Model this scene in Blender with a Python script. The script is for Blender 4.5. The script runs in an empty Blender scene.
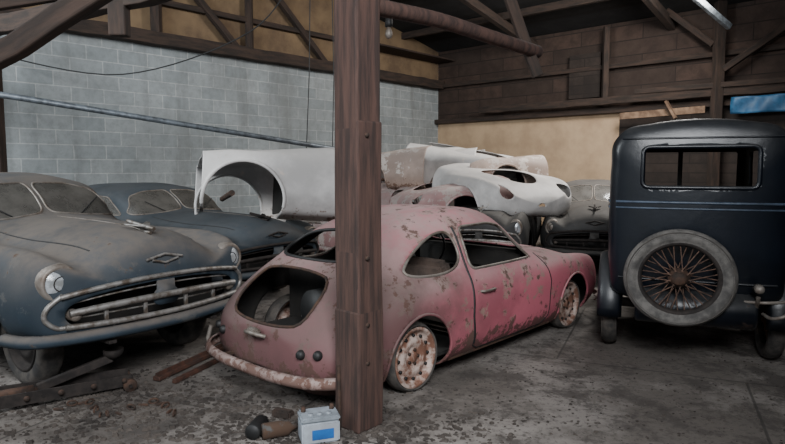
import bpy, bmesh, math, random
import numpy as np
from mathutils import Vector, Matrix
from mathutils.bvhtree import BVHTree
random.seed(4)
C = bpy.context.scene.collection

# ------------------------------------------------------------------ materials
def newmat(name):
    m = bpy.data.materials.new(name); m.use_nodes = True
    nt = m.node_tree
    return m, nt, nt.nodes['Principled BSDF']
def nd(nt, t, **kw):
    n = nt.nodes.new(t)
    for k, v in kw.items(): setattr(n, k, v)
    return n
def mixc(nt, f, a, b):
    n = nd(nt, 'ShaderNodeMix', data_type='RGBA')
    for idx, v in ((0, f), (6, a), (7, b)):
        if isinstance(v, (int, float)): n.inputs[idx].default_value = v
        elif isinstance(v, tuple): n.inputs[idx].default_value = (v[0], v[1], v[2], 1)
        else: nt.links.new(v, n.inputs[idx])
    return n.outputs[2]
def ramp(nt, src, a, b, lo=0.0, hi=1.0):
    n = nd(nt, 'ShaderNodeMapRange'); n.interpolation_type = 'SMOOTHSTEP'
    nt.links.new(src, n.inputs[0])
    for i, v in zip((1, 2, 3, 4), (a, b, lo, hi)): n.inputs[i].default_value = v
    return n.outputs[0]
def math_(nt, op, a, b):
    n = nd(nt, 'ShaderNodeMath', operation=op)
    for i, v in enumerate((a, b)):
        if isinstance(v, (int, float)): n.inputs[i].default_value = v
        else: nt.links.new(v, n.inputs[i])
    return n.outputs[0]
def noise(nt, co, scale, detail=6, rough=0.6, off=0):
    n = nd(nt, 'ShaderNodeTexNoise'); n.inputs['Scale'].default_value = scale
    n.inputs['Detail'].default_value = detail; n.inputs['Roughness'].default_value = rough
    if off:
        mp = nd(nt, 'ShaderNodeMapping'); mp.inputs[1].default_value = (off, off * 1.7, off * .6)
        nt.links.new(co, mp.inputs[0]); co = mp.outputs[0]
    nt.links.new(co, n.inputs['Vector'])
    return n.outputs[0]
def bump(nt, p, h, s=0.3, d=0.01):
    b = nd(nt, 'ShaderNodeBump'); b.inputs['Strength'].default_value = s; b.inputs['Distance'].default_value = d
    nt.links.new(h, b.inputs['Height']); nt.links.new(b.outputs[0], p.inputs['Normal'])

def paint(name, base, patch=None, pth=.55, rust=(.12, .045, .02), rth=.62, dust=(.30, .26, .22), damt=.7, rough=.45,
          metal=0.0, rear=None, scale=1.0, low=.38, spec=.5):
    m, nt, p = newmat(name)
    tc = nd(nt, 'ShaderNodeTexCoord'); co = tc.outputs['Object']
    n1 = noise(nt, co, 2.2 * scale, 7, .65); n2 = noise(nt, co, 5 * scale, 9, .7, 3.1); n3 = noise(nt, co, 14 * scale, 8, .7, 7.7)
    tone = noise(nt, co, 1.6, 6, .6, 11)
    col = mixc(nt, ramp(nt, tone, .38, .62), base, tuple(c * .62 for c in base))
    if patch: col = mixc(nt, ramp(nt, n2, pth, pth + .05), col, patch)
    sep = nd(nt, 'ShaderNodeSeparateXYZ'); nt.links.new(co, sep.inputs[0])
    g = nd(nt, 'ShaderNodeNewGeometry'); sg = nd(nt, 'ShaderNodeSeparateXYZ'); nt.links.new(g.outputs['Normal'], sg.inputs[0])
    up = ramp(nt, sg.outputs[2], -.1, .9)
    df = math_(nt, 'MULTIPLY', math_(nt, 'MULTIPLY', up, damt), ramp(nt, math_(nt, 'ADD', math_(nt, 'MULTIPLY', n1, .6), math_(nt, 'MULTIPLY', n3, .4)), .36, .58, .45, 1.0))
    col = mixc(nt, df, col, dust)
    if rear:  # browner tail: dusty patina plus rear-side shade painted into the colour
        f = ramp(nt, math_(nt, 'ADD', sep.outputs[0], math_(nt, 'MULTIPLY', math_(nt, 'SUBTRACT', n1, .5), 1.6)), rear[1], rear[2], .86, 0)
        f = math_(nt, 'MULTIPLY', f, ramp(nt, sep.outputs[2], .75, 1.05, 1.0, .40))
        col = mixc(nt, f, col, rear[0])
    lowf = ramp(nt, sep.outputs[2], .15, low + .1, .14, 0)
    rs = math_(nt, 'ADD', math_(nt, 'ADD', math_(nt, 'MULTIPLY', n2, .5), math_(nt, 'MULTIPLY', n3, .5)), lowf)
    rf = ramp(nt, rs, rth, rth + .05)
    col = mixc(nt, math_(nt, 'MULTIPLY', rf, .85), col, rust)
    nt.links.new(col, p.inputs['Base Color'])
    rr = math_(nt, 'ADD', math_(nt, 'MULTIPLY', math_(nt, 'MAXIMUM', df, rf), .5), rough)
    nt.links.new(rr, p.inputs['Roughness']); p.inputs['Metallic'].default_value = metal; p.inputs['Specular IOR Level'].default_value = spec
    bump(nt, p, math_(nt, 'ADD', n3, rf), .25, .006)
    return m
def simple(name, a, b=None, scale=8, rough=.8, metal=0, bs=.3, lo=.35, hi=.65, stretch=None):
    m, nt, p = newmat(name)
    tc = nd(nt, 'ShaderNodeTexCoord'); co = tc.outputs['Object']
    if stretch:
        mp = nd(nt, 'ShaderNodeMapping'); mp.inputs[3].default_value = stretch
        nt.links.new(co, mp.inputs[0]); co = mp.outputs[0]
    n = noise(nt, co, scale, 8, .65)
    b = b or tuple(c * .6 for c in a)
    nt.links.new(mixc(nt, ramp(nt, n, lo, hi), a, b), p.inputs['Base Color'])
    p.inputs['Roughness'].default_value = rough; p.inputs['Metallic'].default_value = metal
    if bs: bump(nt, p, n, bs, .01)
    return m
def glassmat(name, tint, dustc, amt, scale=6, lo=.5):
    m, nt, p = newmat(name)
    tc = nd(nt, 'ShaderNodeTexCoord'); n = noise(nt, tc.outputs['Object'], scale, 8, .7)
    p.inputs['Base Color'].default_value = (*dustc, 1); p.inputs['Roughness'].default_value = .6
    gl = nd(nt, 'ShaderNodeBsdfGlossy'); gl.inputs['Roughness'].default_value = .08; gl.inputs[0].default_value = (.8, .85, .9, 1)
    tr = nd(nt, 'ShaderNodeBsdfTransparent'); tr.inputs[0].default_value = (*tint, 1)
    m1 = nd(nt, 'ShaderNodeMixShader'); m1.inputs[0].default_value = .07
    nt.links.new(tr.outputs[0], m1.inputs[1]); nt.links.new(gl.outputs[0], m1.inputs[2])
    m2 = nd(nt, 'ShaderNodeMixShader'); nt.links.new(ramp(nt, n, .35, .7, amt * lo, amt), m2.inputs[0])
    nt.links.new(m1.outputs[0], m2.inputs[1]); nt.links.new(p.outputs[0], m2.inputs[2])
    nt.links.new(m2.outputs[0], nt.nodes['Material Output'].inputs[0])
    return m

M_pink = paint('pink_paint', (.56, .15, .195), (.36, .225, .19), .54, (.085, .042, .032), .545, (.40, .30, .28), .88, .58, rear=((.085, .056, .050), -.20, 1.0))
M_blue = paint('dusty_blue_paint', (.034, .050, .066), (.06, .065, .068), .56, (.075, .045, .03), .59, (.125, .108, .094), .92, .55, spec=.25)
M_blueg = paint('blue_grey_paint', (.035, .048, .060), (.06, .065, .07), .6, (.06, .035, .025), .60, (.085, .085, .085), .5, .5, spec=.3)
M_navy = paint('navy_paint', (.0035, .006, .011), None, .6, (.03, .016, .011), .68, (.06, .06, .06), .6, .28)
M_cream = paint('cream_primer', (.66, .64, .62), (.52, .46, .41), .62, (.22, .14, .10), .66, (.54, .51, .48), .5, .5)
M_tan = paint('tan_primer', (.46, .34, .28), (.58, .51, .46), .52, (.14, .07, .04), .60, (.44, .39, .35), .5, .55)
M_greyc = paint('grey_paint', (.04, .04, .04), (.08, .07, .065), .6, (.07, .04, .025), .60, (.115, .105, .095), .7, .5, spec=.3)
M_rose = paint('faded_rose_paint', (.40, .22, .21), (.44, .37, .34), .50, (.12, .055, .035), .60, (.40, .35, .33), .7, .55)
M_chrome = simple('dull_chrome', (.30, .29, .275), (.12, .095, .075), 12, .5, .65, .15, .40, .66)
M_chromed = simple('dusty_chrome', (.24, .215, .19), (.11, .08, .06), 9, .55, .45, .15, .4, .7)
M_rust = simple('rusty_iron', (.085, .046, .030), (.035, .025, .02), 14, .85, .3)
M_iron = simple('dark_iron', (.040, .032, .028), (.018, .015, .014), 14, .8, .4)
M_tyre = simple('dusty_tyre', (.030, .028, .027), (.09, .078, .067), 9, .9, 0, .3)
M_tyre_l = simple('grey_tyre', (.15, .14, .128), (.055, .052, .049), 9, .9, 0, .3)
M_rim = simple('rusty_cream_rim', (.48, .38, .33), (.18, .085, .055), 11, .7, .1, .3, .38, .56)
M_dark = simple('dark_interior', (.012, .011, .010), (.022, .019, .016), 6, .9)
M_black = simple('black_rubber', (.012, .012, .012), None, 6, .6)
M_seat = simple('worn_seat', (.10, .07, .055), (.04, .03, .025), 6, .85)
M_glassd = glassmat('very_dusty_glass', (.6, .62, .6), (.105, .097, .086), .88, 3)
M_lens = simple('headlight_lens', (.50, .53, .56), (.26, .27, .27), 20, .2, .3, .2)
M_wood = simple('dark_timber', (.046, .028, .020), (.020, .014, .011), 5, .9, 0, .5, .35, .65, (3, 3, .5))
M_post = simple('post_timber', (.080, .042, .032), (.030, .018, .015), 5, .85, 0, .6, .35, .65, (4, 4, .35))
M_woodl = simple('pale_timber', (.24, .155, .10), (.11, .065, .04), 5, .85, 0, .4)
M_steel = simple('galvanised_steel', (.20, .23, .26), (.09, .10, .11), 10, .45, .5, .2)

# ------------------------------------------------------------------ geometry helpers
def link(o, parent=None):
    C.objects.link(o)
    if parent: o.parent = parent
    return o
def empty(name, loc, heading=0, scale=1):
    e = bpy.data.objects.new(name, None); C.objects.link(e)
    e.location = loc if len(loc) == 3 else (loc[0], loc[1], 0); e.rotation_euler = (0, 0, heading)
    e.scale = scale if isinstance(scale, tuple) else (scale,) * 3
    e.empty_display_size = .1
    return e
def meshobj(name, verts, faces, mats, parent=None, smooth=True, fm=None):
    me = bpy.data.meshes.new(name); me.from_pydata([tuple(v) for v in verts], [], faces)
    for m in (mats if isinstance(mats, (list, tuple)) else [mats]): me.materials.append(m)
    if fm is not None: me.polygons.foreach_set('material_index', fm)
    me.polygons.foreach_set('use_smooth', [smooth] * len(me.polygons)); me.update()
    return link(bpy.data.objects.new(name, me), parent)
def box(name, size, loc, mat, parent=None, rot=(0, 0, 0), bev=.01):
    bm = bmesh.new(); bmesh.ops.create_cube(bm, size=1)
    bmesh.ops.scale(bm, vec=size, verts=bm.verts)
    if bev: bmesh.ops.bevel(bm, geom=bm.edges[:], offset=min(bev, min(size) * .3), segments=2, affect='EDGES')
    me = bpy.data.meshes.new(name); bm.to_mesh(me); bm.free(); me.materials.append(mat)
    o = link(bpy.data.objects.new(name, me), parent); o.location = loc; o.rotation_euler = rot
    return o
def beam(name, a, b, w, h, mat, parent=None, bev=.012, jitter=0.0, roll=0):
    a = Vector(a); b = Vector(b); L = (b - a).length; bev = min(bev, w * .15, h * .15)
    bm = bmesh.new(); bmesh.ops.create_cube(bm, size=1); bmesh.ops.scale(bm, vec=(w, h, L), verts=bm.verts)
    es = [e for e in bm.edges if abs((e.verts[0].co - e.verts[1].co).z) > L * .5]
    bmesh.ops.subdivide_edges(bm, edges=es, cuts=max(2, int(L / .3)), use_grid_fill=True)
    for v in bm.verts:
        random.seed(int((v.co.z + 50) * 997) + (len(name)))
        v.co.x += random.uniform(-1, 1) * jitter; v.co.y += random.uniform(-1, 1) * jitter
    me = bpy.data.meshes.new(name); bm.to_mesh(me); bm.free(); me.materials.append(mat)
    o = link(bpy.data.objects.new(name, me), parent)
    o.location = (a + b) / 2; q = (b - a).to_track_quat('Z', 'Y')
    o.rotation_mode = 'QUATERNION'; o.rotation_quaternion = q @ Matrix.Rotation(roll, 3, 'Z').to_quaternion()
    if bev:
        md = o.modifiers.new('b', 'BEVEL'); md.width = bev; md.segments = 2
    return o
def tube(name, pts, r, mat, parent=None, closed=False, res=3):
    cu = bpy.data.curves.new(name, 'CURVE'); cu.dimensions = '3D'; cu.bevel_depth = r; cu.bevel_resolution = res; cu.use_fill_caps = True
    sp = cu.splines.new('POLY'); sp.points.add(len(pts) - 1)
    for i, p in enumerate(pts): sp.points[i].co = (p[0], p[1], p[2], 1)
    sp.use_cyclic_u = closed; sp.use_smooth = True; cu.materials.append(mat)
    return link(bpy.data.objects.new(name, cu), parent)
def catmull(pts, n=10, closed=False):
    P = [Vector(p) for p in pts]; out = []; N = len(P)
    for i in range(N if closed else N - 1):
        if closed: p0, p1, p2, p3 = P[i - 1], P[i], P[(i + 1) % N], P[(i + 2) % N]
        else: p0, p1, p2, p3 = P[max(i - 1, 0)], P[i], P[i + 1], P[min(i + 2, N - 1)]
        for k in range(n):
            t = k / n
            out.append(.5 * ((2 * p1) + (p2 - p0) * t + (2 * p0 - 5 * p1 + 4 * p2 - p3) * t * t + (3 * p1 - p0 - 3 * p2 + p3) * t ** 3))
    if not closed: out.append(P[-1])
    return out
def lathe(name, prof, mat, parent, loc=(0, 0, 0), axis='Y', sgn=1, n=48, rot=None):
    vs, fs = [], []
    for i in range(n):
        a = 2 * math.pi * i / n; c, s = math.cos(a), math.sin(a)
        for r, h in prof:
            if axis == 'Y': vs.append((r * c, h * sgn, r * s))
            elif axis == 'X': vs.append((h * sgn, r * c, r * s))
            else: vs.append((r * c, r * s, h * sgn))
    k = len(prof)
    for i in range(n):
        for j in range(k - 1):
            a = i * k + j; b = ((i + 1) % n) * k + j; fs.append((a, b, b + 1, a + 1))
    o = meshobj(name, vs, fs, mat, parent); o.location = loc
    if rot: o.rotation_euler = rot
    bm = bmesh.new(); bm.from_mesh(o.data); bmesh.ops.remove_doubles(bm, verts=bm.verts, dist=1e-5); bmesh.ops.recalc_face_normals(bm, faces=bm.faces); bm.to_mesh(o.data); bm.free()
    return o
def pchip(s, Y, q):
    h = np.diff(s); d = np.diff(Y, axis=0) / h[:, None]; n = len(s); m = np.zeros_like(Y)
    for i in range(1, n - 1):
        w1 = 2 * h[i] + h[i - 1]; w2 = h[i] + 2 * h[i - 1]
        a, b = d[i - 1], d[i]; ok = a * b > 0
        with np.errstate(all='ignore'):
            v = (w1 + w2) / (w1 / a + w2 / b)
        m[i] = np.where(ok, v, 0)
    m[0] = d[0]; m[-1] = d[-1]
    out = []
    for x in q:
        i = min(max(np.searchsorted(s, x) - 1, 0), n - 2); t = (x - s[i]) / h[i]
        out.append((2 * t ** 3 - 3 * t ** 2 + 1) * Y[i] + (t ** 3 - 2 * t ** 2 + t) * h[i] * m[i] + (-2 * t ** 3 + 3 * t ** 2) * Y[i + 1] + (t ** 3 - t ** 2) * h[i] * m[i + 1])
    return np.array(out)
def section(P, seg):
    n = len(P); Q = np.vstack([[P[1][0], -P[1][1], P[1][2]], P, [P[-2][0], -P[-2][1], P[-2][2]]])
    h = np.maximum(np.linalg.norm(np.diff(Q, axis=0), axis=1), 1e-6); d = np.diff(Q, axis=0) / h[:, None]
    T = [(d[i - 1] * h[i] + d[i] * h[i - 1]) / (h[i - 1] + h[i]) for i in range(1, n + 1)]
    out = []
    for i in range(n - 1):
        H = h[i + 1]
        for k in range(seg[i]):
            t = k / seg[i]
            out.append((2 * t ** 3 - 3 * t ** 2 + 1) * P[i] + (t ** 3 - 2 * t ** 2 + t) * H * T[i] + (-2 * t ** 3 + 3 * t ** 2) * P[i + 1] + (t ** 3 - t ** 2) * H * T[i + 1])
    out.append(P[-1]); return np.array(out)
def chaikin(poly, it=3):
    P = [tuple(p) for p in poly]
    for _ in range(it):
        Q = []
        for i in range(len(P)):
            a, b = P[i], P[(i + 1) % len(P)]
            Q += [(a[0] * .75 + b[0] * .25, a[1] * .75 + b[1] * .25), (a[0] * .25 + b[0] * .75, a[1] * .25 + b[1] * .75)]
        P = Q
    return P
def rounded(poly, r=.04, n=5):
    out = []; N = len(poly)
    for i in range(N):
        p = Vector(poly[i]); a = Vector(poly[i - 1]) - p; b = Vector(poly[(i + 1) % N]) - p
        ra = min(r, a.length * .45); rb = min(r, b.length * .45)
        A = p + a.normalized() * ra; B = p + b.normalized() * rb
        for k in range(n + 1):
            t = k / n; out.append(tuple((1 - t) ** 2 * A + 2 * t * (1 - t) * p + t * t * B))
    return out
def inside(p, poly):
    c = False; j = len(poly) - 1
    for i in range(len(poly)):
        a, b = poly[i], poly[j]
        if (a[1] > p[1]) != (b[1] > p[1]) and p[0] < (b[0] - a[0]) * (p[1] - a[1]) / (b[1] - a[1]) + a[0]: c = not c
        j = i
    return c
def nearest(p, poly):
    best = None; bd = 1e9; P = Vector(p)
    for i in range(len(poly)):
        a = Vector(poly[i]); b = Vector(poly[(i + 1) % len(poly)]); ab = b - a
        t = max(0, min(1, (P - a).dot(ab) / max(ab.dot(ab), 1e-12))); q = a + ab * t; d = (q - P).length
        if d < bd: bd = d; best = q
    return best
def proj(co, ax): return {'side': (co[0], co[2]), 'front': (co[1], co[2]), 'rear': (co[1], co[2]), 'top': (co[0], co[1])}[ax]
def cast(bvh, p, ax, sgn=1):
    if ax == 'side': o, d = Vector((p[0], sgn * 5, p[1])), Vector((0, -sgn, 0))
    elif ax == 'front': o, d = Vector((20, p[0], p[1])), Vector((-1, 0, 0))
    elif ax == 'rear': o, d = Vector((-20, p[0], p[1])), Vector((1, 0, 0))
    else: o, d = Vector((p[0], p[1], 9)), Vector((0, 0, -1))
    r = bvh.ray_cast(o, d)
    return r[0], r[1]
def body(name, stations, mats, parent, nx=120, seg=None, holes=(), thick=.012, deform=None, inner=0):
    S = np.array([[[x, y, z] for (y, z) in pts] for x, pts in stations], float)
    k = S.shape[1]; seg = seg or [3] + [7] * (k - 2)
    if len(seg) != k - 1: seg = [3] + [7] * (k - 2)
    ds = np.array([np.mean(np.linalg.norm(S[i + 1] - S[i], axis=1)) for i in range(len(S) - 1)])
    s = np.concatenate([[0], np.cumsum(np.maximum(ds, .01))])
    q = np.linspace(0, s[-1], nx)
    G = pchip(s, S.reshape(len(S), -1), q).reshape(nx, k, 3)
    verts, faces = [], []; J = sum(seg); R = 2 * J
    for i in range(nx):
        L = section(G[i], seg); L[:, 1] = np.maximum(L[:, 1], 0)
        L[0, 1] = 0; L[-1, 1] = 0
        ring = [tuple(v) for v in L] + [(v[0], -v[1], v[2]) for v in L[-2:0:-1]]
        if deform: ring = [deform(*v) for v in ring]
        verts += ring
    for i in range(nx - 1):
        for j in range(R):
            j2 = (j + 1) % R; faces.append((i * R + j, i * R + j2, (i + 1) * R + j2, (i + 1) * R + j))
    faces.append(tuple(range(R))[::-1]); faces.append(tuple((nx - 1) * R + j for j in range(R)))
    o = meshobj(name, verts, faces, mats, parent)
    bm = bmesh.new(); bm.from_mesh(o.data)
    bmesh.ops.recalc_face_normals(bm, faces=bm.faces)
    bvh = BVHTree.FromBMesh(bm)
    bm.faces.ensure_lookup_table()
    kill = set()
    for h in holes:
        ax = h['ax']; cond = h.get('cond', lambda c: True); mode = h.get('mode', 'open'); poly = h['poly']
        sel = set()
        for f in bm.faces:
            if len(f.verts) > 4 or f in kill: continue
            c = f.calc_center_median()
            if cond(c) and inside(proj(c, ax), poly): sel.add(f)
        for f in sel:
            if mode == 'open': kill.add(f)
            else: f.material_index = mode
        if h.get('snap', True):
            bv = set()
            for f in sel:
                for v in f.verts:
                    if any(g not in sel for g in v.link_faces): bv.add(v)
            for v in bv:
                p = nearest(proj(v.co, ax), poly)
                if (Vector(p) - Vector(proj(v.co, ax))).length > .06: continue
                sg = 1 if v.co.y > 0 else -1
                hit, _ = cast(bvh, p, ax, sg)
                if hit is not None and (hit - v.co).length < .12: v.co = hit
    if kill: bmesh.ops.delete(bm, geom=list(kill), context='FACES')
    bm.to_mesh(o.data); bm.free()
    o.data.polygons.foreach_set('use_smooth', [True] * len(o.data.polygons))
    if thick:
        md = o.modifiers.new('s', 'SOLIDIFY'); md.thickness = thick; md.offset = -1; md.material_offset = inner
    return o, bvh
def surfline(name, bvh, poly, ax, sgn, r, mat, parent, closed=False, off=0.0, step=.03):
    pts = []; P = [Vector(p) for p in poly]; N = len(P)
    for i in range(N if closed else N - 1):
        a, b = P[i], P[(i + 1) % N]; n = max(1, int((b - a).length / step))
        for k in range(n):
            hit, nn = cast(bvh, a.lerp(b, k / n), ax, sgn)
            if hit is not None: pts.append(hit + nn * off)
    if not closed:
        hit, nn = cast(bvh, P[-1], ax, sgn)
        if hit is not None: pts.append(hit + nn * off)
    if len(pts) > 2: return tube(name, pts, r, mat, parent, closed)
def wheel(parent, tag, loc, sgn, R=.31, w=.16, rim=.2, rimmat=None, tyremat=None, holes=12, steer=0, hub=True):
    e = bpy.data.objects.new('wheel_' + tag, None); C.objects.link(e); e.parent = parent; e.location = loc; e.rotation_euler = (0, 0, steer)
    h = w / 2; tyremat = tyremat or M_tyre; rimmat = rimmat or M_rim
    lathe('tyre', [(rim, -h * .9), (rim + .02, -h), (rim + (R - rim) * .55, -h * 1.12), (R - .012, -h * .85), (R, -h * .5), (R, h * .5), (R - .012, h * .85), (rim + (R - rim) * .55, h * 1.12), (rim + .02, h), (rim, h * .9), (rim, -h * .9)], tyremat, e, sgn=sgn)
    lathe('rim', [(rim + .012, h * 1.0), (rim + .004, h * 1.08), (rim - .008, h * 1.04), (rim - .015, h * .8), (rim - .03, h * .45), (rim - .045, h * .4), (rim * .62, h * .72), (rim * .45, h * .76), (rim * .38, h * .5), (.04, h * .5), (.03, h * .75), (0, h * .75)], rimmat, e, sgn=sgn)
    lathe('rim_back', [(rim + .01, -h), (rim - .01, -h * .8), (rim - .03, h * .2)], rimmat, e, sgn=sgn)
    for i in range(holes):
        a = 2 * math.pi * i / holes; r = rim * .76
        lathe('slot', [(0, -.004), (.011, -.004), (.011, .01), (0, .01)], M_black, e, (r * math.cos(a), sgn * h * .54, r * math.sin(a)), sgn=sgn, n=10)
    for i in range(5):
        a = 2 * math.pi * i / 5; r = rim * .25
        lathe('nut', [(0, .0), (.011, .0), (.011, .012), (0, .012)], M_rust, e, (r * math.cos(a), sgn * h * .5, r * math.sin(a)), sgn=sgn, n=8)
    return e
def circ(cx, cz, r, n=40, sx=1): return [(cx + sx * r * math.cos(2 * math.pi * i / n), cz + r * math.sin(2 * math.pi * i / n)) for i in range(n)]

# ------------------------------------------------------------------ coupe (rear engined, 1950s)
COUPE = [
 (-1.035, [(0,.40),(.05,.40),(.06,.41),(.06,.43),(.05,.45),(.04,.46),(.02,.47),(0,.47)]),
 (-1.03, [(0,.31),(.30,.33),(.36,.36),(.39,.42),(.33,.50),(.24,.53),(.12,.55),(0,.56)]),
 (-.97, [(0,.26),(.48,.27),(.55,.32),(.58,.42),(.52,.55),(.39,.60),(.22,.64),(0,.65)]),
 (-.85, [(0,.2),(.58,.22),(.65,.30),(.69,.43),(.63,.60),(.49,.69),(.28,.75),(0,.765)]),
 (-.65, [(0,.18),(.66,.2),(.73,.3),(.76,.46),(.71,.66),(.56,.78),(.34,.87),(0,.90)]),
 (-.4, [(0,.18),(.70,.2),(.77,.3),(.80,.48),(.765,.72),(.62,.85),(.41,.97),(0,1.01)]),
 (-.1, [(0,.18),(.72,.2),(.79,.3),(.82,.5),(.79,.75),(.67,.88),(.46,1.07),(0,1.13)]),
 (.3, [(0,.18),(.72,.2),(.795,.3),(.82,.5),(.79,.76),(.71,.88),(.52,1.175),(0,1.26)]),
 (.75, [(0,.18),(.73,.2),(.795,.3),(.82,.5),(.79,.77),(.735,.88),(.55,1.235),(0,1.325)]),
 (1.05, [(0,.18),(.73,.2),(.795,.3),(.82,.5),(.79,.77),(.735,.88),(.54,1.225),(0,1.31)]),
 (1.30, [(0,.18),(.73,.2),(.795,.3),(.82,.5),(.79,.77),(.72,.88),(.51,1.14),(0,1.23)]),
 (1.54, [(0,.18),(.73,.2),(.795,.3),(.82,.5),(.79,.78),(.70,.87),(.46,.98),(0,1.04)]),
 (1.75, [(0,.18),(.73,.2),(.795,.3),(.82,.5),(.785,.80),(.66,.855),(.42,.885),(0,.905)]),
 (2.2, [(0,.2),(.72,.22),(.78,.32),(.81,.5),(.74,.80),(.59,.80),(.40,.83),(0,.85)]),
 (2.5, [(0,.2),(.70,.24),(.76,.34),(.79,.5),(.71,.765),(.56,.74),(.36,.745),(0,.77)]),
 (2.75, [(0,.25),(.58,.27),(.66,.34),(.69,.46),(.62,.66),(.48,.63),(.28,.635),(0,.65)]),
 (2.86, [(0,.33),(.36,.34),(.43,.38),(.46,.44),(.41,.53),(.30,.53),(.16,.53),(0,.535)]),
 (2.89, [(0,.40),(.05,.40),(.06,.41),(.06,.42),(.05,.43),(.04,.44),(.02,.45),(0,.45)])]
RS = .74
def coupe_st(rearscale=RS, fs=1.04, zcap=None):
    out = []
    for x, pts in COUPE:
        X = x * rearscale if x < 0 else x * fs
        P = [(y, z * .95) for y, z in pts]
        if zcap: P = [(y, z if z < zcap - .08 else (zcap - .08) + (z - zcap + .08) * .22) for y, z in P]
        out.append((X, P))
    return out
QW = chaikin([(.55, .825), (.545, 1.115), (.34, 1.09), (.08, .96), (-.08, .83)], 3)
DW = rounded([(1.50, .825), (1.22, 1.10), (1.04, 1.135), (.64, 1.13), (.63, .825)], .06)
def make_coupe(name, loc, heading, paintm, detail=True, wheels=True, flat=True, ys=1.0):
    root = empty(name, loc, heading, (1, ys, 1))
    AR = .30
    arch_r = circ(0, .30, AR, 44); arch_f = circ(2.19, .30, AR, 44)
    holes = [dict(ax='side', poly=QW, cond=lambda c: c.z > .8), dict(ax='side', poly=DW, cond=lambda c: c.z > .8),
             dict(ax='side', poly=arch_r, cond=lambda c: abs(c.y) > .5), dict(ax='side', poly=arch_f, cond=lambda c: abs(c.y) > .5)]
    RW = chaikin([(-.47, .945), (-.40, 1.08), (0, 1.125), (.40, 1.08), (.47, .945), (0, .935)], 3)
    EL = chaikin([(-.42, .60), (-.40, .84), (-.2, .885), (.2, .885), (.40, .84), (.42, .60), (.2, .565), (-.2, .565)], 2)
    WS = chaikin([(-.62, .87), (-.46, 1.13), (0, 1.19), (.46, 1.13), (.62, .87), (0, .87)], 3)
    holes += [dict(ax='rear', poly=RW, cond=lambda c: c.x < .25), dict(ax='front', poly=WS, cond=lambda c: 1.1 < c.x < 1.85)]
    if detail: holes.append(dict(ax='rear', poly=EL, cond=lambda c: c.x < 0))
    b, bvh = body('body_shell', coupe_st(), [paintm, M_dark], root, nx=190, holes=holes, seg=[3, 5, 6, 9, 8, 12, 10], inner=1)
    for sg in (-1, 1):
        for nm, W in (('quarter_window_trim', QW), ('door_window_trim', DW)):
            surfline(nm, bvh, W, 'side', sg, .011, M_chromed, root, True)
        surfline('door_gap', bvh, [(.58, .84), (.56, .5), (.59, .27), (.67, .23), (1.60, .23), (1.69, .3), (1.70, .6), (1.62, .84)], 'side', sg, .006, M_black, root, off=-.001)
        surfline('door_shut_shadow', bvh, [(.585, 1.13), (.582, .84), (.562, .5), (.59, .29)], 'side', sg, .011, M_black, root, off=-.002)
        surfline('rocker_trim', bvh, [(.36, .21), (1.80, .21)], 'side', sg, .012, M_rust, root)
        for cx, nm in ((0, 'rear_arch_lip'), (2.19, 'front_arch_lip')):
            A = [(cx + (AR + .008) * math.cos(a), .30 + (AR + .008) * math.sin(a)) for a in np.linspace(-.25, math.pi + .25, 30)]
            surfline(nm, bvh, A, 'side', sg, .010, paintm, root)
        hit, n = cast(bvh, (.72, .66), 'side', sg)
        tube('door_handle', [(.66, hit.y, .665), (.67, hit.y + .03 * sg, .668), (.74, hit.y + .034 * sg, .668), (.81, hit.y + .03 * sg, .666), (.82, hit.y, .664)], .009, M_chromed, root)
        for y, z in ((.455, .44), (.575, .45)):
            hit, n = cast(bvh, (sg * y, z), 'rear')
            if hit:
                o = lathe('tail_lamp', [(0, .03), (.02, .028), (.028, .015), (.032, 0), (.032, -.02)], M_black, root, hit, axis='Z', n=20)
                o.rotation_mode = 'QUATERNION'; o.rotation_quaternion = n.to_track_quat('Z', 'Y')
        hl = (2.19 + .47, sg * .60, .60)
        lathe('headlamp_ring', [(.075, .05), (.095, .045), (.105, .0), (.10, -.05)], M_chromed, root, hl, axis='X', n=28)
        lathe('headlamp_lens', [(0, .06), (.04, .056), (.078, .04)], M_lens, root, hl, axis='X', n=28)
    surfline('rear_window_trim', bvh, RW, 'rear', 1, .013, M_black, root, True)
    if detail:
        surfline('engine_bay_lip', bvh, EL, 'rear', 1, .010, M_rust, root, True)
        box('engine_bay_back', (.02, 1.1, .62), (-.10, 0, .53), M_dark, root); box('engine_bay_floor', (.5, 1.0, .02), (-.36, 0, .40), M_dark, root)
        lathe('fan_housing', [(0, .06), (.14, .06), (.15, .05), (.15, -.06), (0, -.06)], M_black, root, (-.24, .0, .56), axis='X', n=28)
        lathe('air_filter', [(0, .06), (.07, .06), (.075, 0), (.07, -.06), (0, -.06)], M_black, root, (-.34, -.22, .58), axis='Z', n=20)
        hit, n = cast(bvh, (0, .49), 'rear')
        tube('lid_handle', [hit + Vector((-.005, .09, .0)), hit + Vector((-.045, .075, .015)), hit + Vector((-.055, 0, .02)), hit + Vector((-.045, -.075, .015)), hit + Vector((-.005, -.09, 0))], .014, M_chromed, root)
        box('plate_light', (.04, .12, .035), hit + Vector((-.03, 0, .03)), M_chromed, root, bev=.012)
    else:
        surfline('lid_gap', bvh, EL, 'rear', 1, .005, M_black, root, True)
    surfline('front_lid_gap', bvh, chaikin([(1.92, .36), (1.95, 0), (1.92, -.36), (2.4, -.33), (2.8, -.12), (2.8, .12), (2.4, .33)], 3), 'top', 1, .005, M_black, root, True)
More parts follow.
